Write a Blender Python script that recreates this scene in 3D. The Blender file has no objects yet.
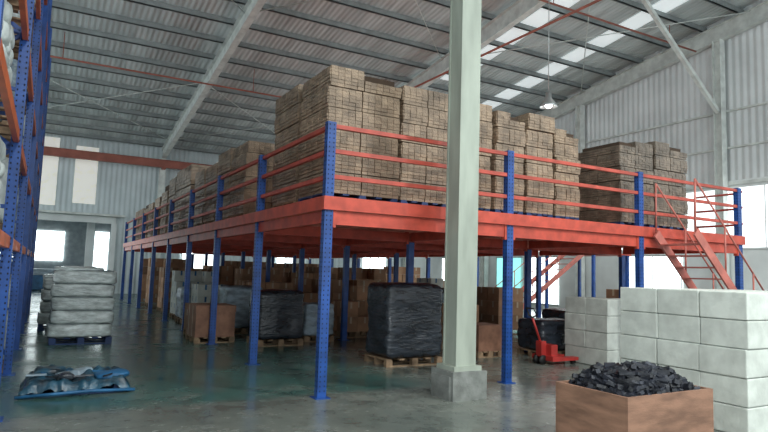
import bpy, bmesh, math, random
from mathutils import Vector, Matrix, noise
random.seed(7)
sc = bpy.context.scene
try:
    sc.view_settings.view_transform = 'Standard'
except Exception: pass

# ------------------------------------------------------------ materials
def mat(name, col, rough=0.6, metal=0.0, nscale=3.0, namt=0.15, bump=0.0, bscale=20.0,
        island=0.0, emis=None, estr=0.0, stretch=(1,1,1), wave=None, col2=None, spec=0.4, coat=0.0):
    m = bpy.data.materials.new(name); m.use_nodes = True
    nt = m.node_tree; N = nt.nodes; L = nt.links
    b = N['Principled BSDF']
    b.inputs['Roughness'].default_value = rough
    b.inputs['Metallic'].default_value = metal
    b.inputs['Specular IOR Level'].default_value = spec
    b.inputs['Coat Weight'].default_value = coat
    tc = N.new('ShaderNodeTexCoord'); mp = N.new('ShaderNodeMapping')
    mp.inputs['Scale'].default_value = stretch
    L.new(tc.outputs['Object'], mp.inputs['Vector'])
    nz = N.new('ShaderNodeTexNoise'); nz.inputs['Scale'].default_value = nscale
    nz.inputs['Detail'].default_value = 6
    L.new(mp.outputs['Vector'], nz.inputs['Vector'])
    mx = N.new('ShaderNodeMix'); mx.data_type = 'RGBA'
    c2 = col2 or tuple(min(1, c*(1+namt)) for c in col)
    mx.inputs[6].default_value = (*[c*(1-namt) for c in col], 1)
    mx.inputs[7].default_value = (*c2, 1)
    rp = N.new('ShaderNodeMapRange'); rp.inputs[1].default_value = 0.35; rp.inputs[2].default_value = 0.65
    L.new(nz.outputs['Fac'], rp.inputs[0]); L.new(rp.outputs[0], mx.inputs[0])
    out = mx.outputs[2]
    if island > 0:
        g = N.new('ShaderNodeNewGeometry'); h = N.new('ShaderNodeHueSaturation')
        mr = N.new('ShaderNodeMapRange'); mr.inputs[3].default_value = 1-island; mr.inputs[4].default_value = 1+island
        L.new(g.outputs['Random Per Island'], mr.inputs[0]); L.new(mr.outputs[0], h.inputs['Value'])
        L.new(out, h.inputs['Color']); out = h.outputs['Color']
    L.new(out, b.inputs['Base Color'])
    if emis:
        b.inputs['Emission Color'].default_value = (*emis, 1); b.inputs['Emission Strength'].default_value = estr
    if wave:
        w = N.new('ShaderNodeTexWave'); w.bands_direction = wave[0]; w.inputs['Scale'].default_value = wave[1]
        L.new(tc.outputs['Object'], w.inputs['Vector'])
        bp = N.new('ShaderNodeBump'); bp.inputs['Strength'].default_value = wave[2]; bp.inputs['Distance'].default_value = 0.05
        L.new(w.outputs['Fac'], bp.inputs['Height']); L.new(bp.outputs[0], b.inputs['Normal'])
    elif bump > 0:
        n2 = N.new('ShaderNodeTexNoise'); n2.inputs['Scale'].default_value = bscale; n2.inputs['Detail'].default_value = 5
        L.new(mp.outputs['Vector'], n2.inputs['Vector'])
        bp = N.new('ShaderNodeBump'); bp.inputs['Strength'].default_value = bump; bp.inputs['Distance'].default_value = 0.03
        L.new(n2.outputs['Fac'], bp.inputs['Height']); L.new(bp.outputs[0], b.inputs['Normal'])
    return m

M = {}
M['blue'] = mat('blue_steel', (0.012,0.065,0.27), 0.4, 0, 6, .25, spec=.5)
M['hole'] = mat('slot_dark', (0.005,0.008,0.02), 0.8)
M['red'] = mat('orange_red_steel', (0.50,0.07,0.042), 0.45, 0, 5, .2)
M['redrail'] = mat('red_rail_steel', (0.46,0.075,0.05), 0.45, 0, 5, .2)
M['stair'] = mat('faded_red_steel', (0.46,0.14,0.11), 0.5, 0, 5, .2)
M['deck'] = mat('deck_sheet', (0.80,0.30,0.22), 0.4, 0, 3, .2)
M['orange'] = mat('orange_beam', (0.58,0.12,0.035), 0.45)
M['colp'] = mat('column_paint', (0.35,0.385,0.325), 0.55, 0, 4, .15, stretch=(1,1,.25))
M['conc'] = mat('plinth_concrete', (0.21,0.22,0.205), 0.8, 0, 6, .25, .3, 30)
M['steel'] = mat('roof_frame_steel', (0.66,0.69,0.66), 0.5)
M['purlin'] = mat('purlin_steel', (0.25,0.275,0.275), 0.5)
M['roof'] = mat('roof_sheet', (0.62,0.67,0.67), 0.5, 0, 1.2, .18, stretch=(2,.15,1), wave=('X', 1.6, .5))
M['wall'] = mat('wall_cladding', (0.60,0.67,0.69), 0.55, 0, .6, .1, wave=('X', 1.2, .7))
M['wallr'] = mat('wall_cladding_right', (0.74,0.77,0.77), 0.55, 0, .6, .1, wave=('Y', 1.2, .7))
M['plaster'] = mat('wall_plaster', (0.75,0.78,0.77), 0.8, 0, 1, .08)
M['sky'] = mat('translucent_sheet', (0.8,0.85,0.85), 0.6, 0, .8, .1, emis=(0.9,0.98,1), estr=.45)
M['skyw'] = mat('translucent_wall_sheet', (0.8,0.8,0.75), 0.6, emis=(1,0.97,0.88), estr=.3)
M['win'] = mat('window_glass_daylight', (0.8,0.9,0.9), 0.3, emis=(0.88,0.99,1), estr=4.0)
M['band'] = mat('translucent_band_sheet', (0.8,0.85,0.85), 0.5, 0, 1.5, .08, emis=(0.92,0.99,1), estr=1.5)
M['wincy'] = mat('window_glass_cyan', (0.3,0.8,0.75), 0.3, emis=(0.35,0.95,0.9), estr=1.0)
M['frame'] = mat('window_frame', (0.45,0.47,0.46), 0.5)
M['wood'] = mat('pallet_wood', (0.27,0.18,0.11), 0.8, 0, 8, .3, island=.2)
M['bpal'] = mat('blue_pallet_plastic', (0.015,0.04,0.13), 0.5, island=.2)
M['cart'] = mat('brown_bundles', (0.30,0.215,0.145), 0.5, 0, 3.5, .3, .5, 40, island=.16, coat=.3)
M['cartg'] = mat('grey_brown_bundles', (0.18,0.14,0.105), 0.45, 0, 4, .35, .5, 40, island=.2, coat=.3)
M['cartdk'] = mat('brown_gap', (0.07,0.045,0.03), 0.9)
M['box'] = mat('cardboard', (0.36,0.205,0.12), 0.75, 0, 3, .18, island=.25)
M['boxb'] = mat('blue_carton', (0.06,0.17,0.33), 0.6, 0, 3, .18, island=.2)
M['crate'] = mat('brown_board', (0.30,0.15,0.095), 0.6, 0, 5, .25, .1, 15, island=.12)
M['ply'] = mat('plywood_brown', (0.24,0.13,0.085), 0.6, 0, 3, .28, .15, 25, island=.08, stretch=(1,1,4))
M['tape'] = mat('tape', (0.5,0.4,0.28), 0.35)
M['blk'] = mat('black_stretch_film', (0.022,0.028,0.038), 0.26, 0, 4, .4, .7, 9, stretch=(1,1,2.5), spec=.7)
M['gry'] = mat('grey_stretch_film', (0.28,0.36,0.42), 0.3, 0, 4, .4, .6, 9, stretch=(1,1,2.5), spec=.6)
M['wht'] = mat('white_sack', (0.56,0.61,0.60), 0.4, 0, 5, .2, .5, 14, island=.14)
M['slab'] = mat('wrapped_sheet_goods', (0.54,0.60,0.59), 0.22, 0, 6, .25, .8, 9, island=.1, stretch=(1,1,3), spec=.8, coat=.4)
M['blkw'] = mat('white_foam_block', (0.58,0.61,0.56), 0.5, 0, 5, .12, .25, 12, island=.07)
M['gap'] = mat('block_shadow_gap', (0.2,0.23,0.24), 0.9)
M['scrap'] = mat('black_scrap', (0.014,0.016,0.023), 0.45, 0, 8, .4, .3, 30, island=.6)
M['tarp'] = mat('dark_tarp', (0.018,0.04,0.06), 0.3, 0, 5, .6, .5, 12, col2=(0.03,0.12,0.19), spec=.7)
M['tarpb'] = mat('blue_sheet', (0.025,0.13,0.28), 0.4, 0, 4, .3, .4, 12)
M['redp'] = mat('red_paint_machine', (0.42,0.035,0.03), 0.4, 0, 4, .2)
M['rubber'] = mat('wheel_rubber', (0.02,0.02,0.02), 0.6)
M['pipe'] = mat('brown_red_paint', (0.32,0.10,0.07), 0.5)
M['dark'] = mat('grey_interior', (0.32,0.35,0.36), 0.8)
M['alu'] = mat('lamp_aluminium', (0.6,0.62,0.62), 0.3, .8)
M['bulb'] = mat('lamp_bulb', (1,1,1), 0.3, emis=(1,1,.98), estr=40)

def floor_mat():
    m = bpy.data.materials.new('concrete_floor'); m.use_nodes = True
    nt = m.node_tree; N = nt.nodes; L = nt.links; b = N['Principled BSDF']
    tc = N.new('ShaderNodeTexCoord')
    def nz(sc_,det,ro=.6):
        n = N.new('ShaderNodeTexNoise'); n.inputs['Scale'].default_value=sc_; n.inputs['Detail'].default_value=det; n.inputs['Roughness'].default_value=ro
        L.new(tc.outputs['Object'], n.inputs['Vector']); return n
    n1=nz(0.7,10,.7)
    cr = N.new('ShaderNodeValToRGB'); cr.color_ramp.elements[0].position=.34; cr.color_ramp.elements[1].position=.66
    cr.color_ramp.elements[0].color=(0.115,0.125,0.112,1); cr.color_ramp.elements[1].color=(0.235,0.245,0.215,1)
    L.new(n1.outputs['Fac'], cr.inputs[0])
    sp = N.new('ShaderNodeSeparateXYZ'); L.new(tc.outputs['Object'], sp.inputs[0])
    mr = N.new('ShaderNodeMapRange'); mr.inputs[1].default_value=4.5; mr.inputs[2].default_value=5.2; mr.inputs[3].default_value=1; mr.inputs[4].default_value=0.12
    L.new(sp.outputs['X'], mr.inputs[0])
    my = N.new('ShaderNodeMapRange'); my.inputs[1].default_value=7.2; my.inputs[2].default_value=7.5; my.inputs[3].default_value=.12
    L.new(sp.outputs['Y'], my.inputs[0])
    mu = N.new('ShaderNodeMath'); mu.operation='MULTIPLY'; L.new(mr.outputs[0], mu.inputs[0]); L.new(my.outputs[0], mu.inputs[1])
    n2=nz(1.7,9,.7)
    r2 = N.new('ShaderNodeMapRange'); r2.inputs[1].default_value=.36; r2.inputs[2].default_value=.54; r2.inputs[3].default_value=.4; r2.inputs[4].default_value=.95
    L.new(n2.outputs['Fac'], r2.inputs[0])
    m2 = N.new('ShaderNodeMath'); m2.operation='MULTIPLY'; L.new(mu.outputs[0], m2.inputs[0]); L.new(r2.outputs[0], m2.inputs[1])
    mx = N.new('ShaderNodeMix'); mx.data_type='RGBA'; mx.inputs[7].default_value=(0.06,0.15,0.13,1)
    L.new(m2.outputs[0], mx.inputs[0]); L.new(cr.outputs[0], mx.inputs[6])
    n3=nz(3.5,8,.75); r4=N.new('ShaderNodeMapRange'); r4.inputs[1].default_value=.34; r4.inputs[2].default_value=.5; r4.inputs[3].default_value=.6; r4.inputs[4].default_value=1
    L.new(n3.outputs['Fac'], r4.inputs[0])
    mg = N.new('ShaderNodeMix'); mg.data_type='RGBA'; mg.blend_type='MULTIPLY'; mg.inputs[0].default_value=1
    L.new(mx.outputs[2], mg.inputs[6]); L.new(r4.outputs[0], mg.inputs[7])
    L.new(mg.outputs[2], b.inputs['Base Color'])
    r3 = N.new('ShaderNodeMapRange'); r3.inputs[1].default_value=.35; r3.inputs[2].default_value=.65; r3.inputs[3].default_value=.13; r3.inputs[4].default_value=.34
    L.new(n1.outputs['Fac'], r3.inputs[0]); L.new(r3.outputs[0], b.inputs['Roughness'])
    b.inputs['Specular IOR Level'].default_value=.6
    return m
M['floor'] = floor_mat()

# ------------------------------------------------------------ mesh builder
class MB:
    def __init__(s): s.v=[]; s.f=[]; s.mi=[]; s.mats=[]; s.sm=[]
    def m(s, k):
        if k not in s.mats: s.mats.append(k)
        return s.mats.index(k)
    def raw(s, vs, fs, k, smooth=False):
        o=len(s.v); s.v += [tuple(p) for p in vs]; i=s.m(k)
        for f in fs: s.f.append([o+a for a in f]); s.mi.append(i); s.sm.append(smooth)
    def box(s, a, b, k):
        x0,y0,z0=a; x1,y1,z1=b
        s.raw([(x0,y0,z0),(x1,y0,z0),(x1,y1,z0),(x0,y1,z0),(x0,y0,z1),(x1,y0,z1),(x1,y1,z1),(x0,y1,z1)],
              [(0,3,2,1),(4,5,6,7),(0,1,5,4),(1,2,6,5),(2,3,7,6),(3,0,4,7)], k)
    def cbox(s, c, size, k, rot=None):
        R = rot or Matrix.Identity(3); c=Vector(c)
        vs=[]
        for dz in (-.5,.5):
            for dx,dy in ((-.5,-.5),(.5,-.5),(.5,.5),(-.5,.5)):
                vs.append(c + R@Vector((dx*size[0],dy*size[1],dz*size[2])))
        s.raw(vs,[(0,3,2,1),(4,5,6,7),(0,1,5,4),(1,2,6,5),(2,3,7,6),(3,0,4,7)],k)
    def beam(s, p, q, w, h, k):
        p=Vector(p); q=Vector(q); d=(q-p); ln=d.length; d.normalize()
        up=Vector((0,0,1)) if abs(d.z)<.99 else Vector((0,1,0))
        x=d.cross(up).normalized(); z=x.cross(d).normalized()
        R=Matrix((x,d,z)).transposed()
        s.cbox((p+q)/2,(w,ln,h),k,R)
    def ibeam(s, p, q, w, h, k, t=.02):
        p=Vector(p); q=Vector(q)
        s.beam(p,q,t,h,k)
        d=(q-p).normalized(); up=Vector((0,0,1)) if abs(d.z)<.99 else Vector((0,1,0))
        x=d.cross(up).normalized(); z=x.cross(d).normalized()
        s.beam(p+z*h/2,q+z*h/2,w,t,k); s.beam(p-z*h/2,q-z*h/2,w,t,k)
    def tube(s, pts, r, k, n=8):
        pts=[Vector(p) for p in pts]; rings=[]
        for i,p in enumerate(pts):
            d=(pts[min(i+1,len(pts)-1)]-pts[max(i-1,0)]).normalized()
            up=Vector((0,0,1)) if abs(d.z)<.9 else Vector((1,0,0))
            x=d.cross(up).normalized(); y=d.cross(x)
            rings.append([p+(x*math.cos(a)+y*math.sin(a))*r for a in [2*math.pi*j/n for j in range(n)]])
        vs=[v for rg in rings for v in rg]; fs=[]
        for i in range(len(pts)-1):
            for j in range(n): fs.append((i*n+j,i*n+(j+1)%n,(i+1)*n+(j+1)%n,(i+1)*n+j))
        fs.append(tuple(range(n))); fs.append(tuple((len(pts)-1)*n+j for j in range(n)))
        s.raw(vs,fs,k,True)
    def lathe(s, c, prof, k, n=20):
        vs=[];fs=[]
        for r,z in prof:
            for j in range(n):
                a=2*math.pi*j/n; vs.append((c[0]+r*math.cos(a),c[1]+r*math.sin(a),c[2]+z))
        for i in range(len(prof)-1):
            for j in range(n): fs.append((i*n+j,i*n+(j+1)%n,(i+1)*n+(j+1)%n,(i+1)*n+j))
        s.raw(vs,fs,k,True)
    def soft(s, c, size, k, cuts=6, e=5, amp=.02, freq=3, rot=0, layers=0, seed=0, flat=True):
        bm=bmesh.new(); bmesh.ops.create_cube(bm,size=2)
        bmesh.ops.subdivide_edges(bm,edges=bm.edges[:],cuts=cuts,use_grid_fill=True)
        cr,sr=math.cos(rot),math.sin(rot); vs=[]
        bm.verts.ensure_lookup_table()
        for v in bm.verts:
            p=v.co.copy(); n=(abs(p.x)**e+abs(p.y)**e+abs(p.z)**e)**(1/e); p/=n
            x,y,z=p.x*size[0]/2,p.y*size[1]/2,p.z*size[2]/2
            nn=noise.noise_vector(Vector((x+c[0]+seed,y+c[1]+seed*2,z+c[2]))*freq)*amp
            lb=1.0
            if layers: lb=1-.035*(1-abs(math.sin((z/size[2]+.5)*math.pi*layers)))
            x=x*lb+nn.x; y=y*lb+nn.y; z=z+nn.z*(.6 if p.z>0 else 0)
            z=max(z,-size[2]/2)
            vs.append((c[0]+x*cr-y*sr,c[1]+x*sr+y*cr,c[2]+z))
        fs=[[q.index for q in f.verts] for f in bm.faces]
        s.raw(vs,fs,k,True); bm.free()
    def bev(s, c, size, k, bv=.012, rot=0):
        hx,hy,hz=[q/2 for q in size]; cr,sr=math.cos(rot),math.sin(rot)
        bm=bmesh.new(); bmesh.ops.create_cube(bm,size=2)
        for v in bm.verts: v.co=Vector((v.co.x*hx,v.co.y*hy,v.co.z*hz))
        bmesh.ops.bevel(bm,geom=bm.edges[:],offset=bv,segments=2,profile=.5,affect='EDGES')
        bm.verts.index_update()
        vs=[(c[0]+v.co.x*cr-v.co.y*sr,c[1]+v.co.x*sr+v.co.y*cr,c[2]+v.co.z) for v in bm.verts]
        s.raw(vs,[[q.index for q in f.verts] for f in bm.faces],k,False); bm.free()
    def make(s, name, parent=None):
        me=bpy.data.meshes.new(name); me.from_pydata(s.v,[],s.f)
        for k in s.mats: me.materials.append(M[k])
        me.polygons.foreach_set('material_index',s.mi); me.polygons.foreach_set('use_smooth',s.sm)
        bm=bmesh.new(); bm.from_mesh(me); bmesh.ops.recalc_face_normals(bm,faces=bm.faces[:]); bm.to_mesh(me); bm.free()
        me.update()
        ob=bpy.data.objects.new(name,me); sc.collection.objects.link(ob)
        if parent: ob.parent=parent
        return ob

# ------------------------------------------------------------ camera
f0=Vector((.488,.8728,0)).normalized(); r0=Vector((f0.y,-f0.x,0)); p=math.radians(5.38); r=math.radians(1.78)
Z=Vector((0,0,1))
fw=f0*math.cos(p)+Z*math.sin(p); up=-f0*math.sin(p)+Z*math.cos(p)
U=up*math.cos(r)-r0*math.sin(r); R=r0*math.cos(r)+up*math.sin(r)
cam=bpy.data.cameras.new('camera'); co=bpy.data.objects.new('camera',cam); sc.collection.objects.link(co)
mm=Matrix((R,U,-fw)).transposed().to_4x4(); mm.translation=Vector((0,0,1.6)); co.matrix_world=mm
cam.sensor_width=36; cam.lens=28.1; cam.clip_end=300; sc.camera=co

# ------------------------------------------------------------ shell
XL,XR,YN,YF=-12.0,22.0,-7.0,36.0
def roofz(y): return 13.55-.14*y
b=MB(); b.box((XL,YN,-.2),(XR+.3,YF+8,0),'floor'); b.make('floor')
b=MB()
y0,y1=YN,YF+.3
b.raw([(XL,y0,roofz(y0)),(XR+.3,y0,roofz(y0)),(XR+.3,y1,roofz(y1)),(XL,y1,roofz(y1)),
       (XL,y0,roofz(y0)+.1),(XR+.3,y0,roofz(y0)+.1),(XR+.3,y1,roofz(y1)+.1),(XL,y1,roofz(y1)+.1)],
      [(0,3,2,1),(4,5,6,7),(0,1,5,4),(1,2,6,5),(2,3,7,6),(3,0,4,7)],'roof')
b.make('ceiling')
b=MB()
for (xa,xb,ya,yb) in ((15.0,15.9,2,22),(18.6,19.5,2,24),(-3.5,-2.7,-5,4),(3,4,-5,4)):
    za,zb=roofz(ya)-.02,roofz(yb)-.02
    b.raw([(xa,ya,za),(xb,ya,za),(xb,yb,zb),(xa,yb,zb),(xa,ya,za-.02),(xb,ya,za-.02),(xb,yb,zb-.02),(xa,yb,zb-.02)],
      [(0,3,2,1),(4,5,6,7),(0,1,5,4),(1,2,6,5),(2,3,7,6),(3,0,4,7)],'sky')
b.make('roof_skylight')
b=MB()
y=YN+.5
while y<YF:
    z=roofz(y)-.06
    b.box((XL,y-.03,z-.2),(XR,y+.03,z),'purlin'); b.box((XL,y-.03,z-.2),(XR,y+.07,z-.18),'purlin')
    y+=1.45
b.make('roof_purlins')
b=MB()
for x in (-2.9,5.4,13.7,21.8):
    b.ibeam((x,YN,roofz(YN)-.6),(x,YF-.2,roofz(YF)-.6+.0),.25,.6,'steel')
    b.ibeam((x,YF-.35,0),(x,YF-.35,roofz(YF)-.85),.3,.4,'steel')
for xa,xb in ((5.4,13.7),(13.7,21.8),(-2.9,5.4)):
    for ya,yb in ((12,20),(26,34)):
        b.tube([(xa,ya,roofz(ya)-.35),(xb,yb,roofz(yb)-.35)],.02,'steel',6)
        b.tube([(xb,ya,roofz(ya)-.35),(xa,yb,roofz(yb)-.35)],.02,'steel',6)
b.beam((17.4,13.2,roofz(13.2)-.3),(21.65,13.2,8.0),.14,.14,'steel')
for y in (7.5,13.2,20,27):
    b.ibeam((21.75,y,0),(21.75,y,roofz(y)-.9),.3,.3,'steel')
b.make('roof_steel_frame')
b=MB()
b.tube([(XL,24,8.9),(XR-.4,24,8.9)],.035,'pipe'); b.tube([(XL,14,10.6),(XR-.4,14,10.6)],.035,'pipe')
b.tube([(11,8,8.2),(11,35.5,8.2)],.035,'pipe')
for x in (0,7,14,20):
    b.tube([(x,24,8.9),(x,24,roofz(24)-.3)],.015,'pipe'); b.tube([(x,14,10.6),(x,14,roofz(14)-.3)],.015,'pipe')
b.make('sprinkler_pipe')
b=MB(); b.ibeam((XL,35.2,7.3),(12,35.2,7.3),.25,.42,'pipe'); 
for x in (-9,-2.9,5.4): b.box((x-.1,35.1,7.0),(x+.1,35.7,7.1),'pipe')
b.make('crane_runway_beam')

b=MB(); ya,yb=YF,YF+.25; top=roofz(YF)
dx0,dx1,dz=-2.2,3.0,3.8
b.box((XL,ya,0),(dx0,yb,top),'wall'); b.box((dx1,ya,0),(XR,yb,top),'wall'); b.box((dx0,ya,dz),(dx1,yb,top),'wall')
b.make('wall_back')
b=MB()
b.box((dx0-.2,YF-.12,dz),(dx1+.2,YF-.002,dz+.35),'plaster')
b.box((dx0-.25,YF-.12,0),(dx0,YF-.002,dz),'plaster'); b.box((dx1,YF-.12,0),(dx1+.25,YF-.002,dz),'plaster')
b.box((dx0-.6,YF-.7,dz+.36),(dx1+.6,YF-.002,dz+.46),'steel')
b.make('trim_1')
b=MB(); b.box((dx0-1,YF+6,0),(dx1+1,YF+6.2,dz+.5),'dark'); b.box((dx0-1,YF+.26,0),(dx0-.8,YF+6,dz+.5),'dark'); b.box((dx1+.8,YF+.26,0),(dx1+1,YF+6,dz+.5),'dark'); b.box((dx0-1,YF+.26,dz+.5),(dx1+1,YF+6,dz+.6),'dark')
b.box((-2.4,YF+5.9,1.7),(0.9,YF+5.99,3.5),'win'); b.box((2.6,YF+5.9,.4),(3.4,YF+5.99,3.6),'win')
b.box((1.9,YF+1.8,0),(2.3,YF+2.1,4.2),'plaster')
b.box((-1.8,YF+3,0.05),(1.8,YF+5.0,.85),'tarpb'); b.box((-1.6,YF+3.1,0.86),(1.6,YF+4.8,1.2),'gry')
b.make('door_1')
b=MB()
for x,z0,z1 in ((1.0,4.8,7.9),(-.9,4.6,8.2),(8.5,4.6,7.9)):
    b.box((x,YF-.03,z0),(x+1.1,YF-.003,z1),'skyw')
b.make('window_1')
b=MB()
for x in (6.8,12.5,18.5):
    b.box((x,YF-.04,1.3),(x+1.9,YF-.003,2.6),'win')
    for i in range(4): b.box((x+i*.63-.03,YF-.08,1.3),(x+i*.63+.03,YF-.041,2.6),'frame')
    b.box((x-.05,YF-.08,2.6),(x+1.95,YF-.003,2.68),'frame'); b.box((x-.05,YF-.08,1.22),(x+1.95,YF-.003,1.3),'frame')
b.make('window_2')
b=MB()
def rw(y0,y1,z0,z1,k): b.box((XR,y0,z0),(XR+.25,y1,z1),k)
rw(YN,YF+.25,0,5.4,'plaster')
za,zb=roofz(YN),roofz(YF+.25)
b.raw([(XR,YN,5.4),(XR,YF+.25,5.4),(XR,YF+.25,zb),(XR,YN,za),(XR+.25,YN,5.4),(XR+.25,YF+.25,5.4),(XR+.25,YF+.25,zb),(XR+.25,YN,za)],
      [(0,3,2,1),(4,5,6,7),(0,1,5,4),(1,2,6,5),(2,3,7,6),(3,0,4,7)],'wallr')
b.make('wall_right')
b=MB()
b.box((XR-.07,YN,5.22),(XR-.003,YF,5.34),'steel')
for z in (6.6,8.0): b.box((XR-.1,YN,z),(XR-.003,YF,z+.07),'steel')
b.make('trim_2')
b=MB()
def rwin(y0,y1,z0,z1,k,st=.9,fk='frame'):
    b.box((XR-.04,y0,z0),(XR-.003,y1,z1),k)
    nn=max(2,int((y1-y0)/st))
    for i in range(nn+1):
        yy=y0+(y1-y0)*i/nn; b.box((XR-.06,yy-.02,z0),(XR-.041,yy+.02,z1),fk)
    b.box((XR-.06,y0-.05,z1),(XR-.003,y1+.05,z1+.06),fk); b.box((XR-.06,y0-.05,z0-.06),(XR-.003,y1+.05,z0),fk)
rwin(4,35,2.9,5.1,'band',1.5,'plaster')
b.make('window_3')
b=MB()
rwin(21.6,23.6,.3,2.6,'win'); rwin(24.2,26.2,1.0,2.6,'wincy'); rwin(15.0,17.6,1,2.6,'win'); rwin(29.5,31.5,1,2.6,'win'); rwin(9,11,1,2.6,'win')
b.make('window_4')

# ------------------------------------------------------------ central column
b=MB(); cx,cy=4.87,6.55
H=roofz(cy)-.95
b.box((cx-.16,cy-.15,.42),(cx+.16,cy-.125,H),'colp'); b.box((cx-.16,cy+.125,.42),(cx+.16,cy+.15,H),'colp')
b.box((cx-.145,cy-.125,.42),(cx-.125,cy+.125,H),'colp'); b.box((cx+.125,cy-.125,.42),(cx+.145,cy+.125,H),'colp')
b.box((cx-.22,cy-.2,.36),(cx+.22,cy+.2,.42),'colp')
b.box((cx-.27,cy-.25,0),(cx+.27,cy+.25,.36),'conc')
b.box((cx-.3,cy-.2,.0),(cx-.271,cy+.2,.3),'conc')
b.beam((cx,cy,H+.06),(5.4,cy,H+.06),.3,.12,'colp')
b.make('steel_column')

# ------------------------------------------------------------ mezzanine
X0,Y0=3.14,7.125; NX,NY=4,9; DX,DY=3.05,2.85; ZT=2.55
X1=X0+DX*(NX-1); Y1=Y0+DY*(NY-1)
def upright(b,x,y,z0,z1,holes=True,w=.12,d=.1,base=True):
    t=.012
    b.box((x-w/2,y-d/2,z0),(x+w/2,y-d/2+t,z1),'blue')
    b.box((x-w/2,y-d/2+t,z0),(x-w/2+t,y+d/2,z1),'blue'); b.box((x+w/2-t,y-d/2+t,z0),(x+w/2,y+d/2,z1),'blue')
    b.box((x-w/2+t,y+d/2-t,z0),(x+w/2-t,y+d/2,z1),'blue')
    if base:
        b.box((x-.1,y-.1,z0),(x+.1,y+.1,z0+.012),'blue')
    if holes:
        z=z0+.08
        while z<z1-.04:
            for s in (-.03,.03):
                b.box((x+s-.007,y-d/2-.002,z),(x+s+.007,y-d/2+.001,z+.02),'hole')
                b.box((x-w/2-.002,y+s*.9-.006,z),(x-w/2+.001,y+s*.9+.006,z+.02),'hole')
            z+=.06
b=MB()
for i in range(NX):
    for j in range(NY):
        x=X0+i*DX; y=Y0+j*DY
        edge=(j==0 or i==0)
        upright(b,x,y,0.0,3.55 if edge else 2.2,holes=(edge and i+j<5))
b.make('mezzanine_platform'); mez=bpy.data.objects['mezzanine_platform']
b=MB()
for j in range(NY):
    y=Y0+j*DY
    for i in range(NX-1):
        b.box((X0+i*DX+.062,y-.03,2.2),(X0+(i+1)*DX-.062,y+.03,2.38),'red')
        for s in (X0+i*DX+.066,X0+(i+1)*DX-.066-.04):
            b.box((s,y-.045,2.16),(s+.04,y+.045,2.4),'red')
for i in range(NX):
    x=X0+i*DX
    for j in range(NY-1):
        b.box((x-.03,Y0+j*DY+.052,2.22),(x+.03,Y0+(j+1)*DY-.052,2.38),'red')
y=Y0+.2
while y<Y1:
    if min(abs(y-(Y0+j*DY)) for j in range(NY))>.08:
        b.box((X0+.04,y-.025,2.42),(X1-.04,y+.025,2.5),'deck')
    y+=.41
b.box((X0-.09,Y0-.09,2.385),(X1+.09,Y0-.062,2.56),'red'); b.box((X0-.09,Y0-.062,2.385),(X0-.062,Y1+.09,2.56),'red')
b.box((X1+.062,Y0-.062,2.385),(X1+.09,Y1+.09,2.56),'red'); b.box((X0-.062,Y1+.062,2.385),(X1+.062,Y1+.09,2.56),'red')
b.make('deck_beams',mez)
b=MB(); b.box((X0-.06,Y0-.055,2.502),(X1+.06,Y1+.06,2.548),'deck')
b.make('deck_sheet',mez)
b=MB()
for z in (2.80,3.14,3.47):
    for i in range(NX-1):
        b.box((X0+i*DX+.062,Y0-.035,z),(X0+(i+1)*DX-.062,Y0+.02,z+.055),'redrail')
    for j in range(NY-1):
        b.box((X0-.02,Y0+j*DY+.052,z),(X0+.035,Y0+(j+1)*DY-.052,z+.055),'redrail')
    pts=[(X1+.06,Y0,z+.03)]+[(X1+.06+.35*math.sin(a),Y0+.35*(1-math.cos(a)),z+.03) for a in (0.4,.8,1.2,1.57)]+[(X1+.41,Y0+1.2,z+.03)]
    b.tube(pts,.024,'redrail')
b.tube([(X1+.41,Y0+1.2,2.3),(X1+.41,Y0+1.2,3.5)],.024,'redrail')
b.box((X1+.092,Y0+1.1,2.42),(X1+.43,Y0+1.25,2.5),'redrail')
b.make('guard_rails',mez)

def stair(top,bot,wy,name,hr=(.9,)):
    b=MB(); top=Vector(top); bot=Vector(bot); n=12
    for s in (0,wy):
        o=Vector((0,s,0)); b.beam(top+o,bot+o,.035,.16,'stair')
        for hz in hr: b.tube([top+o+Vector((0,0,hz)),bot+o+Vector((0,0,hz))],.016,'stair')
        for k in range(4):
            q=top.lerp(bot,k/3)+o; b.tube([q,q+Vector((0,0,hr[-1]))],.016,'stair')
    for k in range(1,n):
        q=top.lerp(bot,k/n); b.box((q.x-.11,q.y+.02,q.z-.015),(q.x+.11,q.y+wy-.02,q.z+.01),'stair')
    b.make(name)
stair((9.5,6.22,2.45),(12.0,6.22,.1),.75,'metal_staircase')
stair((16.7,15.2,2.5),(13.1,15.2,.1),.9,'metal_staircase.001')
b=MB(); b.box((16.95,15.0,2.5),(19,17.5,2.56),'red')
for x in (17.1,18.9):
    for y in (15.1,17.4): b.box((x-.05,y-.05,0),(x+.05,y+.05,2.5),'blue')
for z in (3,3.5): b.box((17.1,15.07,z),(18.9,15.12,z+.05),'redrail')
for x in (17.1,18,18.9): b.box((x-.02,15.07,2.56),(x+.02,15.12,3.5),'redrail')
b.make('stair_landing')

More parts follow.
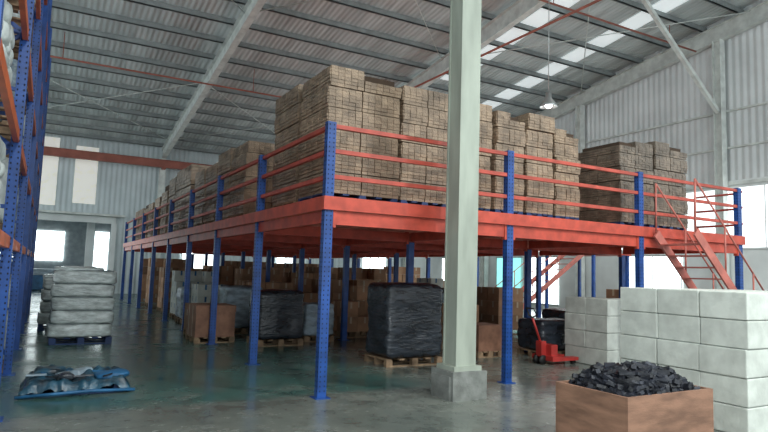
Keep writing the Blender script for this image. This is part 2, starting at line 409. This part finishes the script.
# ------------------------------------------------------------ goods
def pallet(b,x0,y0,x1,y1,z,k='wood',h=.14):
    n=5
    for i in range(n):
        xx=x0+(x1-x0-.1)*i/(n-1); b.box((xx,y0,z+h-.022),(xx+.1,y1,z+h),k)
    for yy in (y0,(y0+y1)/2-.045,y1-.09):
        b.box((x0,yy,z),(x1,yy+.09,z+.02),k)
        for xx in (x0,(x0+x1)/2-.06,x1-.12): b.box((xx,yy,z+.02),(xx+.12,yy+.09,z+h-.022),k)
cnt={}
def nm(n):
    c=cnt.get(n,0); cnt[n]=c+1
    return n if c==0 else '%s.%03d'%(n,c)
def bundle_stack(x0,y0,w,d,h,z,pk='bpal',rows=36,colw=.11,ck='cart'):
    b=MB(); pallet(b,x0,y0,x0+w,y0+d,z,pk)
    G=6; rows=max(G,(rows//G)*G)
    z0=z+.142; hh=h-.14; lh=hh/rows
    b.box((x0+.07,y0+.07,z0),(x0+w-.07,y0+d-.07,z0+hh-.05),'cartdk')
    nx=max(3,round(w/colw)); ny=max(3,round(d/colw))
    gs=int(x0*100+y0*10)
    random.seed(gs); half=random.choice((0,0,1,2))
    for k in range(rows):
        grp=k//G; random.seed(gs+grp)
        ox=random.uniform(-.022,.022); oy=random.uniform(-.022,.022); sq=.014*math.sin((k%G+.5)/G*math.pi)
        random.seed(gs*3+k*7)
        za=z0+k*lh; zb=za+lh*(.93 if k%G!=G-1 else .7)
        lastg=(grp==rows//G-1)
        for i in range(nx):
            if lastg and k%G>=3 and ((half==1 and i<nx//2) or (half==2 and i>=nx//2)): continue
            xa=x0+w*i/nx+.003+ox; xb=x0+w*(i+1)/nx-.003+ox
            if i==nx//2: xa+=.012
            for s in (0,1):
                j=random.uniform(-.005,.005)-sq*(1 if s==0 else -1)
                ya=y0+j+oy if s==0 else y0+d-.3+j+oy
                b.box((xa,ya,za),(xb,ya+.3,zb),ck)
        for i in range(ny):
            yaa=y0+d*i/ny+.003+oy; ybb=y0+d*(i+1)/ny-.003+oy
            if i==ny//2: yaa+=.012
            for s in (0,1):
                if lastg and k%G>=3 and ((half==1 and s==0) or (half==2 and s==1)): continue
                j=random.uniform(-.005,.005)-sq*(1 if s==0 else -1)
                xa=x0+j+ox if s==0 else x0+w-.3+j+ox
                b.box((xa-.003,yaa,za+.002),(xa+.3,ybb,zb-.002),ck)
    b.make(nm('carton_bundle_stack'))
ZD=2.549
yf=7.62
for n_,(x,w,h,ck) in enumerate(((3.32,1.16,1.98,'cart'),(4.56,.86,1.92,'cart'),(5.62,.66,1.88,'cart'),(6.34,.60,1.80,'cart'),(7.05,.60,1.88,'cart'),(7.75,.58,1.72,'cart'),(9.35,.95,1.74,'cartg'),(10.40,1.0,1.84,'cartg'))):
    bundle_stack(x,yf+.03*(n_%3),w,1.05,h,ZD,ck=ck)
for x,w,h in ((7.0,1.2,1.75),(4.7,1.0,1.8),(5.8,1.0,1.75),(9.5,1.0,1.6),(11.0,1.0,1.5)):
    bundle_stack(x,8.85,w,1.0,h,ZD,'wood',ck='cartg' if x>9 else 'cart',colw=.16)
for y,h in ((8.83,2.02),(11.6,1.6),(12.8,1.66),(14.0,1.52),(15.2,1.55),(16.9,1.9),(18.1,1.95),(19.3,1.85),(20.6,1.8),(22.2,1.5),(23.5,1.4),(25,1.5),(26.3,1.4),(27.6,1.4)):
    bundle_stack(3.34,y,1.1,1.1,h,ZD,'wood',rows=18 if y>12 else 36,colw=.11 if y<12 else .2)
def boxes(x0,y0,nx,ny,nz,s,name,k='box',z=0,pal=True,jit=.02):
    b=MB(); w=nx*s[0]; d=ny*s[1]
    random.seed(int(x0*31+y0*17))
    zz=z
    if pal: pallet(b,x0,y0,x0+w,y0+d,z); zz=z+.142
    for i in range(nx):
        for j in range(ny):
            for q in range(nz):
                if q==nz-1 and nz>1 and random.random()<.2: continue
                a=random.uniform(0,jit)
                xa=x0+i*s[0]+a; ya=y0+j*s[1]+random.uniform(0,jit); za=zz+q*s[2]
                b.box((xa,ya,za),(xa+s[0]-.02,ya+s[1]-.02,za+s[2]-.006),k)
                tk='tape' if k=='box' else 'tarpb'
                b.box((xa+s[0]*.42,ya-.002,za+s[2]*.55),(xa+s[0]*.55,ya,za+s[2]-.006),tk)
                b.box((xa-.002,ya+s[1]*.42,za+s[2]*.55),(xa,ya+s[1]*.55,za+s[2]-.006),tk)
    b.make(nm(name))
def crate(x0,y0,w,d,h,z=0,name='cardboard_crate'):
    b=MB(); pallet(b,x0,y0,x0+w,y0+d,z,'wood',.12); z+=.122
    b.box((x0+.01,y0+.01,z),(x0+w-.01,y0+d-.01,z+h-.12),'crate')
    b.box((x0,y0,z+h-.25),(x0+w,y0+d,z+h-.115),'crate')
    for yy in (y0+.3*d,y0+.7*d): b.box((x0-.003,yy,z),(x0,yy+.03,z+h-.12),'tape')
    b.make(nm(name))
def wrapped(cx,cy,w,d,h,k,name,layers=5,z=0,rot=0,pk='wood'):
    b=MB(); pallet(b,cx-w/2,cy-d/2,cx+w/2,cy+d/2,z,pk,.13)
    b.soft((cx,cy,z+.132+(h-.13)/2),(w*1.02,d*1.02,h-.13),k,14,14,.035,3.2,rot,layers,seed=cx*3)
    b.make(nm(name))
crate(2.82,13.0,.85,.9,.78); boxes(2.95,14.15,1,1,1,(.7,.7,.6),'carton_pile')
wrapped(4.42,12.55,1.0,.8,1.15,'blk','wrapped_pallet_load')
wrapped(5.5,12.95,.72,.62,.85,'gry','wrapped_pallet_load')
wrapped(4.35,15.05,.9,.8,1.15,'gry','wrapped_pallet_load')
boxes(5.1,14.1,2,1,2,(.4,.45,.32),'blue_carton_pile','boxb')
wrapped(3.75,17.95,.7,.8,1.0,'gry','wrapped_pallet_load')
boxes(6.35,13.2,2,2,2,(.40,.40,.36),'carton_pile')
wrapped(5.72,9.36,1.15,.8,1.42,'blk','wrapped_pallet_load',6)
crate(7.45,9.4,.62,.62,.62); boxes(7.5,10.2,1,1,2,(.6,.6,.42),'carton_pile')
wrapped(9.15,9.3,.95,.75,.75,'blk','wrapped_pallet_load',3)
wrapped(10.4,9.9,.95,.75,.9,'blk','wrapped_pallet_load',3)
for (x,y,nx,ny,nz,s) in ((5.0,16.4,3,2,3,(.42,.5,.36)),(6.6,16.4,3,2,3,(.45,.5,.4)),(3.6,22.0,3,2,4,(.5,.5,.35)),
    (5.5,19.0,3,2,4,(.42,.45,.36)),(7.2,19.2,4,2,4,(.42,.45,.34)),(8.3,16.4,2,2,3,(.5,.5,.4)),(7.2,14.2,3,1,3,(.4,.45,.36)),
    (5.2,22.2,3,2,4,(.45,.5,.38)),(7.0,22.4,3,2,4,(.45,.5,.38)),(9.4,19.2,3,2,4,(.5,.5,.4)),(9.4,22.3,3,2,4,(.5,.5,.4)),(13.6,19.5,4,3,3,(.5,.5,.4)),(13.5,10.5,3,2,3,(.5,.5,.4)),
    (3.6,25.0,3,2,5,(.5,.5,.35)),(6.5,25.0,4,2,5,(.5,.5,.35)),(9.4,25.0,3,2,5,(.5,.5,.35)),(13.5,24.0,4,2,5,(.5,.5,.35)),(10.9,12.9,2,2,3,(.45,.5,.38)),(3.7,28,4,2,5,(.5,.45,.35)),(9.5,28,4,2,5,(.5,.45,.35))):
    boxes(x,y,nx,ny,nz,s,'carton_pile')
for (x,y,nx,ny,nz) in ((3.5,19.0,3,2,4),(3.6,16.5,2,2,3),(11.0,16.4,2,2,4),(9.45,16.4,2,2,3)):
    boxes(x,y,nx,ny,nz,(.42,.45,.33),'white_carton_pile','blkw')
wrapped(8.9,13.5,.9,.9,1.1,'gry','wrapped_pallet_load'); wrapped(16,11,1,1,1.2,'blk','wrapped_pallet_load')
wrapped(7.9,12.1,.8,.8,1.0,'gry','wrapped_pallet_load'); wrapped(10.4,14.2,.9,.8,1.2,'blk','wrapped_pallet_load')
# red hand pallet truck
b=MB(); px,py=8.25,8.45
for s in (-.26,.1): b.box((px+.2,py+s,.07),(px+.62,py+s+.16,.13),'redp')
b.box((px-.05,py-.27,.07),(px+.2,py+.27,.16),'redp'); b.box((px-.02,py-.2,.16),(px+.14,py+.2,.36),'redp')
b.box((px-.14,py-.07,.14),(px-.02,py+.07,.42),'redp')
for s in (-.09,.05): 
    b.tube([(px-.1,py+s,.085),(px-.1,py+s+.045,.085)],.085,'rubber',14)
b.tube([(px-.1,py,.4),(px-.3,py,.85)],.022,'redp')
b.tube([(px-.3,py,.85),(px-.3,py-.1,.9),(px-.36,py-.1,1.02),(px-.36,py+.1,1.02),(px-.3,py+.1,.9),(px-.3,py,.85)],.018,'rubber')
for s in (-.22,.14): b.tube([(px+.55,py+s,.04),(px+.55,py+s+.08,.04)],.04,'rubber',12)
b.make('hand_pallet_truck')

def block_stack(x0,y0,nx,ny,nz,s,name,drop=.1):
    b=MB()
    b.box((x0+.03,y0+.03,.0),(x0+nx*s[0]-.03,y0+ny*s[1]-.03,(nz-1)*s[2]),'gap')
    random.seed(int(x0*10))
    for q in range(nz):
        lx=random.uniform(-.012,.012)
        for i in range(nx):
            for j in range(ny):
                if not(i in(0,nx-1) or j in (0,ny-1) or q>=nz-1): continue
                if q==nz-1 and random.random()<drop: continue
                g=.006; ax=random.uniform(-.006,.006)+lx; ay=random.uniform(-.008,.008)
                c=(x0+(i+.5)*s[0]+ax,y0+(j+.5)*s[1]+ay,(q+.5)*s[2])
                b.bev(c,(s[0]-g,s[1]-g,s[2]-g),'blkw',.012,random.uniform(-.006,.006))
    b.make(nm(name))
block_stack(6.5,3.7,4,3,5,(.75,.54,.302),'white_foam_block_stack',0)
block_stack(9.0,7.62,2,2,4,(.63,.52,.31),'white_foam_block_stack',.1)

def sacks(cx,cy,w,d,n,h,name,z=0,k='wht',pk='bpal'):
    b=MB(); pallet(b,cx-w/2,cy-d/2,cx+w/2,cy+d/2,z,pk,.13); lh=h/n
    for q in range(n):
        zz=z+.13+(q+.5)*lh
        if q%2==0: cells=[(-.25,-.33,.5,.33),(-.25,0,.5,.33),(-.25,.33,.5,.33),(.25,-.33,.5,.33),(.25,0,.5,.33),(.25,.33,.5,.33)]
        else: cells=[(-.33,-.25,.33,.5),(0,-.25,.33,.5),(.33,-.25,.33,.5),(-.33,.25,.33,.5),(0,.25,.33,.5),(.33,.25,.33,.5)]
        for (u,v,a,c) in cells:
            b.soft((cx+u*w,cy+v*d,zz),(a*w*1.03,c*d*1.03,lh*1.12),k,5,3.6,.025,5,random.uniform(-.05,.05),seed=q+u*5)
    b.make(nm(name))
def slabs(cx,cy,w,d,n,h,name,z=0,k='slab'):
    b=MB(); pallet(b,cx-w/2,cy-d/2,cx+w/2,cy+d/2,z,'bpal',.13); lh=h/n
    random.seed(int(cx*100))
    for q in range(n):
        zz=z+.13+(q+.5)*lh; o=random.uniform(-.03,.03)
        b.soft((cx+o,cy+random.uniform(-.02,.02),zz),(w*random.uniform(.96,1.05),d*1.02,lh*1.0),k,12,9,.03,4.5,random.uniform(-.04,.04),0,seed=q*3.1)
        b.soft((cx+o,cy,zz+lh*.44),(w*.9,d*.9,lh*.22),'gap',4,9,.01,4,0,0,seed=q)
    b.soft((cx-.1,cy,z+.13+h+.02),(w*.8,d*.8,.1),k,10,4,.07,4,.1,0,seed=9)
    b.make(nm(name))
slabs(.72,13.9,1.12,.95,5,1.32,'wrapped_sheet_stack')
slabs(.5,16.8,1.12,.95,4,1.1,'wrapped_sheet_stack')

# low pallet with crumpled blue sheeting
b=MB(); pallet(b,-.12,8.35,.98,9.15,0,'bpal',.12)
bm=bmesh.new(); bmesh.ops.create_grid(bm,x_segments=60,y_segments=44,size=1)
vs=[]
for v in bm.verts:
    x=v.co.x*.62+.45; y=v.co.y*.46+8.75
    q=noise.fractal(Vector((x*3,y*3,1)),.8,2,4)*.08+abs(noise.noise(Vector((x*9,y*9,3))))*.06
    ed=max(abs(v.co.x),abs(v.co.y)); z=.15+max(0,q+.02)-(.0 if ed<.85 else (ed-.85)*.9)
    vs.append((x,y,max(z,.13 if ed<.85 else .02)))
b.raw(vs,[[q.index for q in f.verts] for f in bm.faces],'tarp',True); bm.free()
b.soft((.85,8.5,.2),(.42,.25,.1),'tarpb',8,3,.05,6,.3); b.soft((.15,8.9,.21),(.4,.3,.12),'tarp',8,3,.06,6,.6)
b.soft((.5,8.7,.22),(.3,.2,.1),'gry',8,3,.05,6,.9); b.soft((.3,8.5,.2),(.25,.2,.1),'blk',8,3,.04,6,.2)
for k in range(9):
    Rm=Matrix.Rotation(k*1.3,3,'Z')@Matrix.Rotation(.25*math.sin(k),3,'X')
    b.cbox((.0+.1*k,8.6+.3*math.sin(k*2.2)*.8,.22),(.22,.05,.02),('gry','tarpb','blk')[k%3],Rm)
b.tube([(-.2,8.25,.025),(.2,8.2,.05),(.6,8.22,.06),(1.1,8.3,.03)],.02,'tarpb')
b.make('covered_pallet')

# scrap bin
b=MB(); bx0,by0,bx1,by1,bh=4.4,3.52,5.6,4.35,.6; t=.03
b.box((bx0,by0,0),(bx1,by0+t,bh),'ply'); b.box((bx0,by1-t,0),(bx1,by1,bh),'ply')
b.box((bx0,by0+t,0),(bx0+t,by1-t,bh),'ply'); b.box((bx1-t,by0+t,0),(bx1,by1-t,bh),'ply')
b.box((bx0+t,by0+t,.01),(bx1-t,by1-t,.5),'scrap')
random.seed(5)
for k in range(700):
    u=random.uniform(-1,1); v=random.uniform(-1,1)
    hz=.56+.22*(1-max(abs(u)**4,abs(v)**3))*random.uniform(.35,1)
    c=((bx0+bx1)/2+u*(.6-t-.07),(by0+by1)/2+v*(.415-t-.07),hz)
    Rm=Matrix.Rotation(random.uniform(0,6),3,'Z')@Matrix.Rotation(random.uniform(-.5,.5),3,'X')@Matrix.Rotation(random.uniform(-.5,.5),3,'Y')
    sz=random.choice([(.14,.09,.03),(.1,.08,.045),(.18,.045,.04)])
    b.cbox(c,sz,'scrap',Rm)
b.make('scrap_bin')

# ------------------------------------------------------------ pallet rack left
b=MB(); RX=-.3; RD=1.0; fy=(3.85,7.3,10.1,12.9,15.7,18.5,21.3); HR=8.0
for i,y in enumerate(fy):
    for x in (RX-.06,RX-RD): upright(b,x,y,0,HR,holes=(i<3),w=.1,d=.1)
    z=.3; s=1
    while z<HR-.7:
        xa,xb=(RX-.08,RX-RD+.05) if s>0 else (RX-RD+.05,RX-.08)
        b.beam((xa,y,z),(xb,y,z+.6),.04,.04,'blue'); b.beam((RX-.11,y,z),(RX-RD+.05,y,z),.04,.04,'blue'); z+=.62; s=-s
for i in range(len(fy)-1):
    for z in (1.85,2.95,4.05,5.3,6.6):
        for x in (RX-.06,RX-RD):
            b.box((x-.025,fy[i]+.052,z-.12),(x+.025,fy[i+1]-.052,z),'orange')
        n=9
        for k in range(n):
            yy=fy[i]+.2+(fy[i+1]-fy[i]-.5)*k/(n-1); b.box((RX-RD+.03,yy,z+.002),(RX-.09,yy+.1,z+.02),'wood')
b.make('pallet_rack')
for i in range(len(fy)-1):
    yc=(fy[i]+fy[i+1])/2; dd=(fy[i+1]-fy[i])
    for z,k in ((0,'w'),(1.872,'s'),(2.972,'s'),(4.072,'w'),(5.322,'b'),(6.622,'w')):
        for o in (-.25,.25):
            if i>3 and k=='s': k='w'
            cy=yc+o*dd*.92; hh=.85
            if k=='s' and i==0 and o>0: sacks(RX-.55,cy,.86,1.0,4,.72,'white_sack_pallet',z)
            else: wrapped(RX-.55,cy,.86,1.05,hh if z>0 else 1.3,random.choice(['wht','gry','wht']),'wrapped_pallet_load',4,z)

# ------------------------------------------------------------ high bay lamp, plus unseen lamps added for fill
def lamp(x,y,z,pw):
    b=MB(); zr=roofz(y)-.3
    b.tube([(x,y,z+.3),(x,y,zr)],.012,'alu',6)
    b.lathe((x,y,z),[(.0,.32),(.09,.32),(.10,.14),(.13,.1),(.25,-.06),(.27,-.14),(.26,-.14),(.12,.08),(.0,.1)],'alu')
    b.lathe((x,y,z),[(.0,.06),(.07,.05),(.11,-.04),(.09,-.14),(0,-.18)],'bulb',12)
    ob=b.make(nm('high_bay_and_fill_lamp'))
    l=bpy.data.lights.new('lamp_light','AREA'); l.shape='DISK'; l.size=.5; l.energy=pw; l.color=(.96,1,.98)
    lo=bpy.data.objects.new('lamp_light',l); sc.collection.objects.link(lo); lo.location=(x,y,z-.2); lo.parent=ob
lamp(13.1,13.3,6.95,300)
lamp(1.2,-2.5,7.5,700); lamp(8,1,7.5,500); lamp(17.5,4,7.5,350)  # out-of-view lamps with fixtures, added as fill light

# ------------------------------------------------------------ world
w=bpy.data.worlds.new('world'); sc.world=w; w.use_nodes=True
nt=w.node_tree; bg=nt.nodes['Background']; bg.inputs[0].default_value=(.88,.97,1,1); bg.inputs[1].default_value=1.75
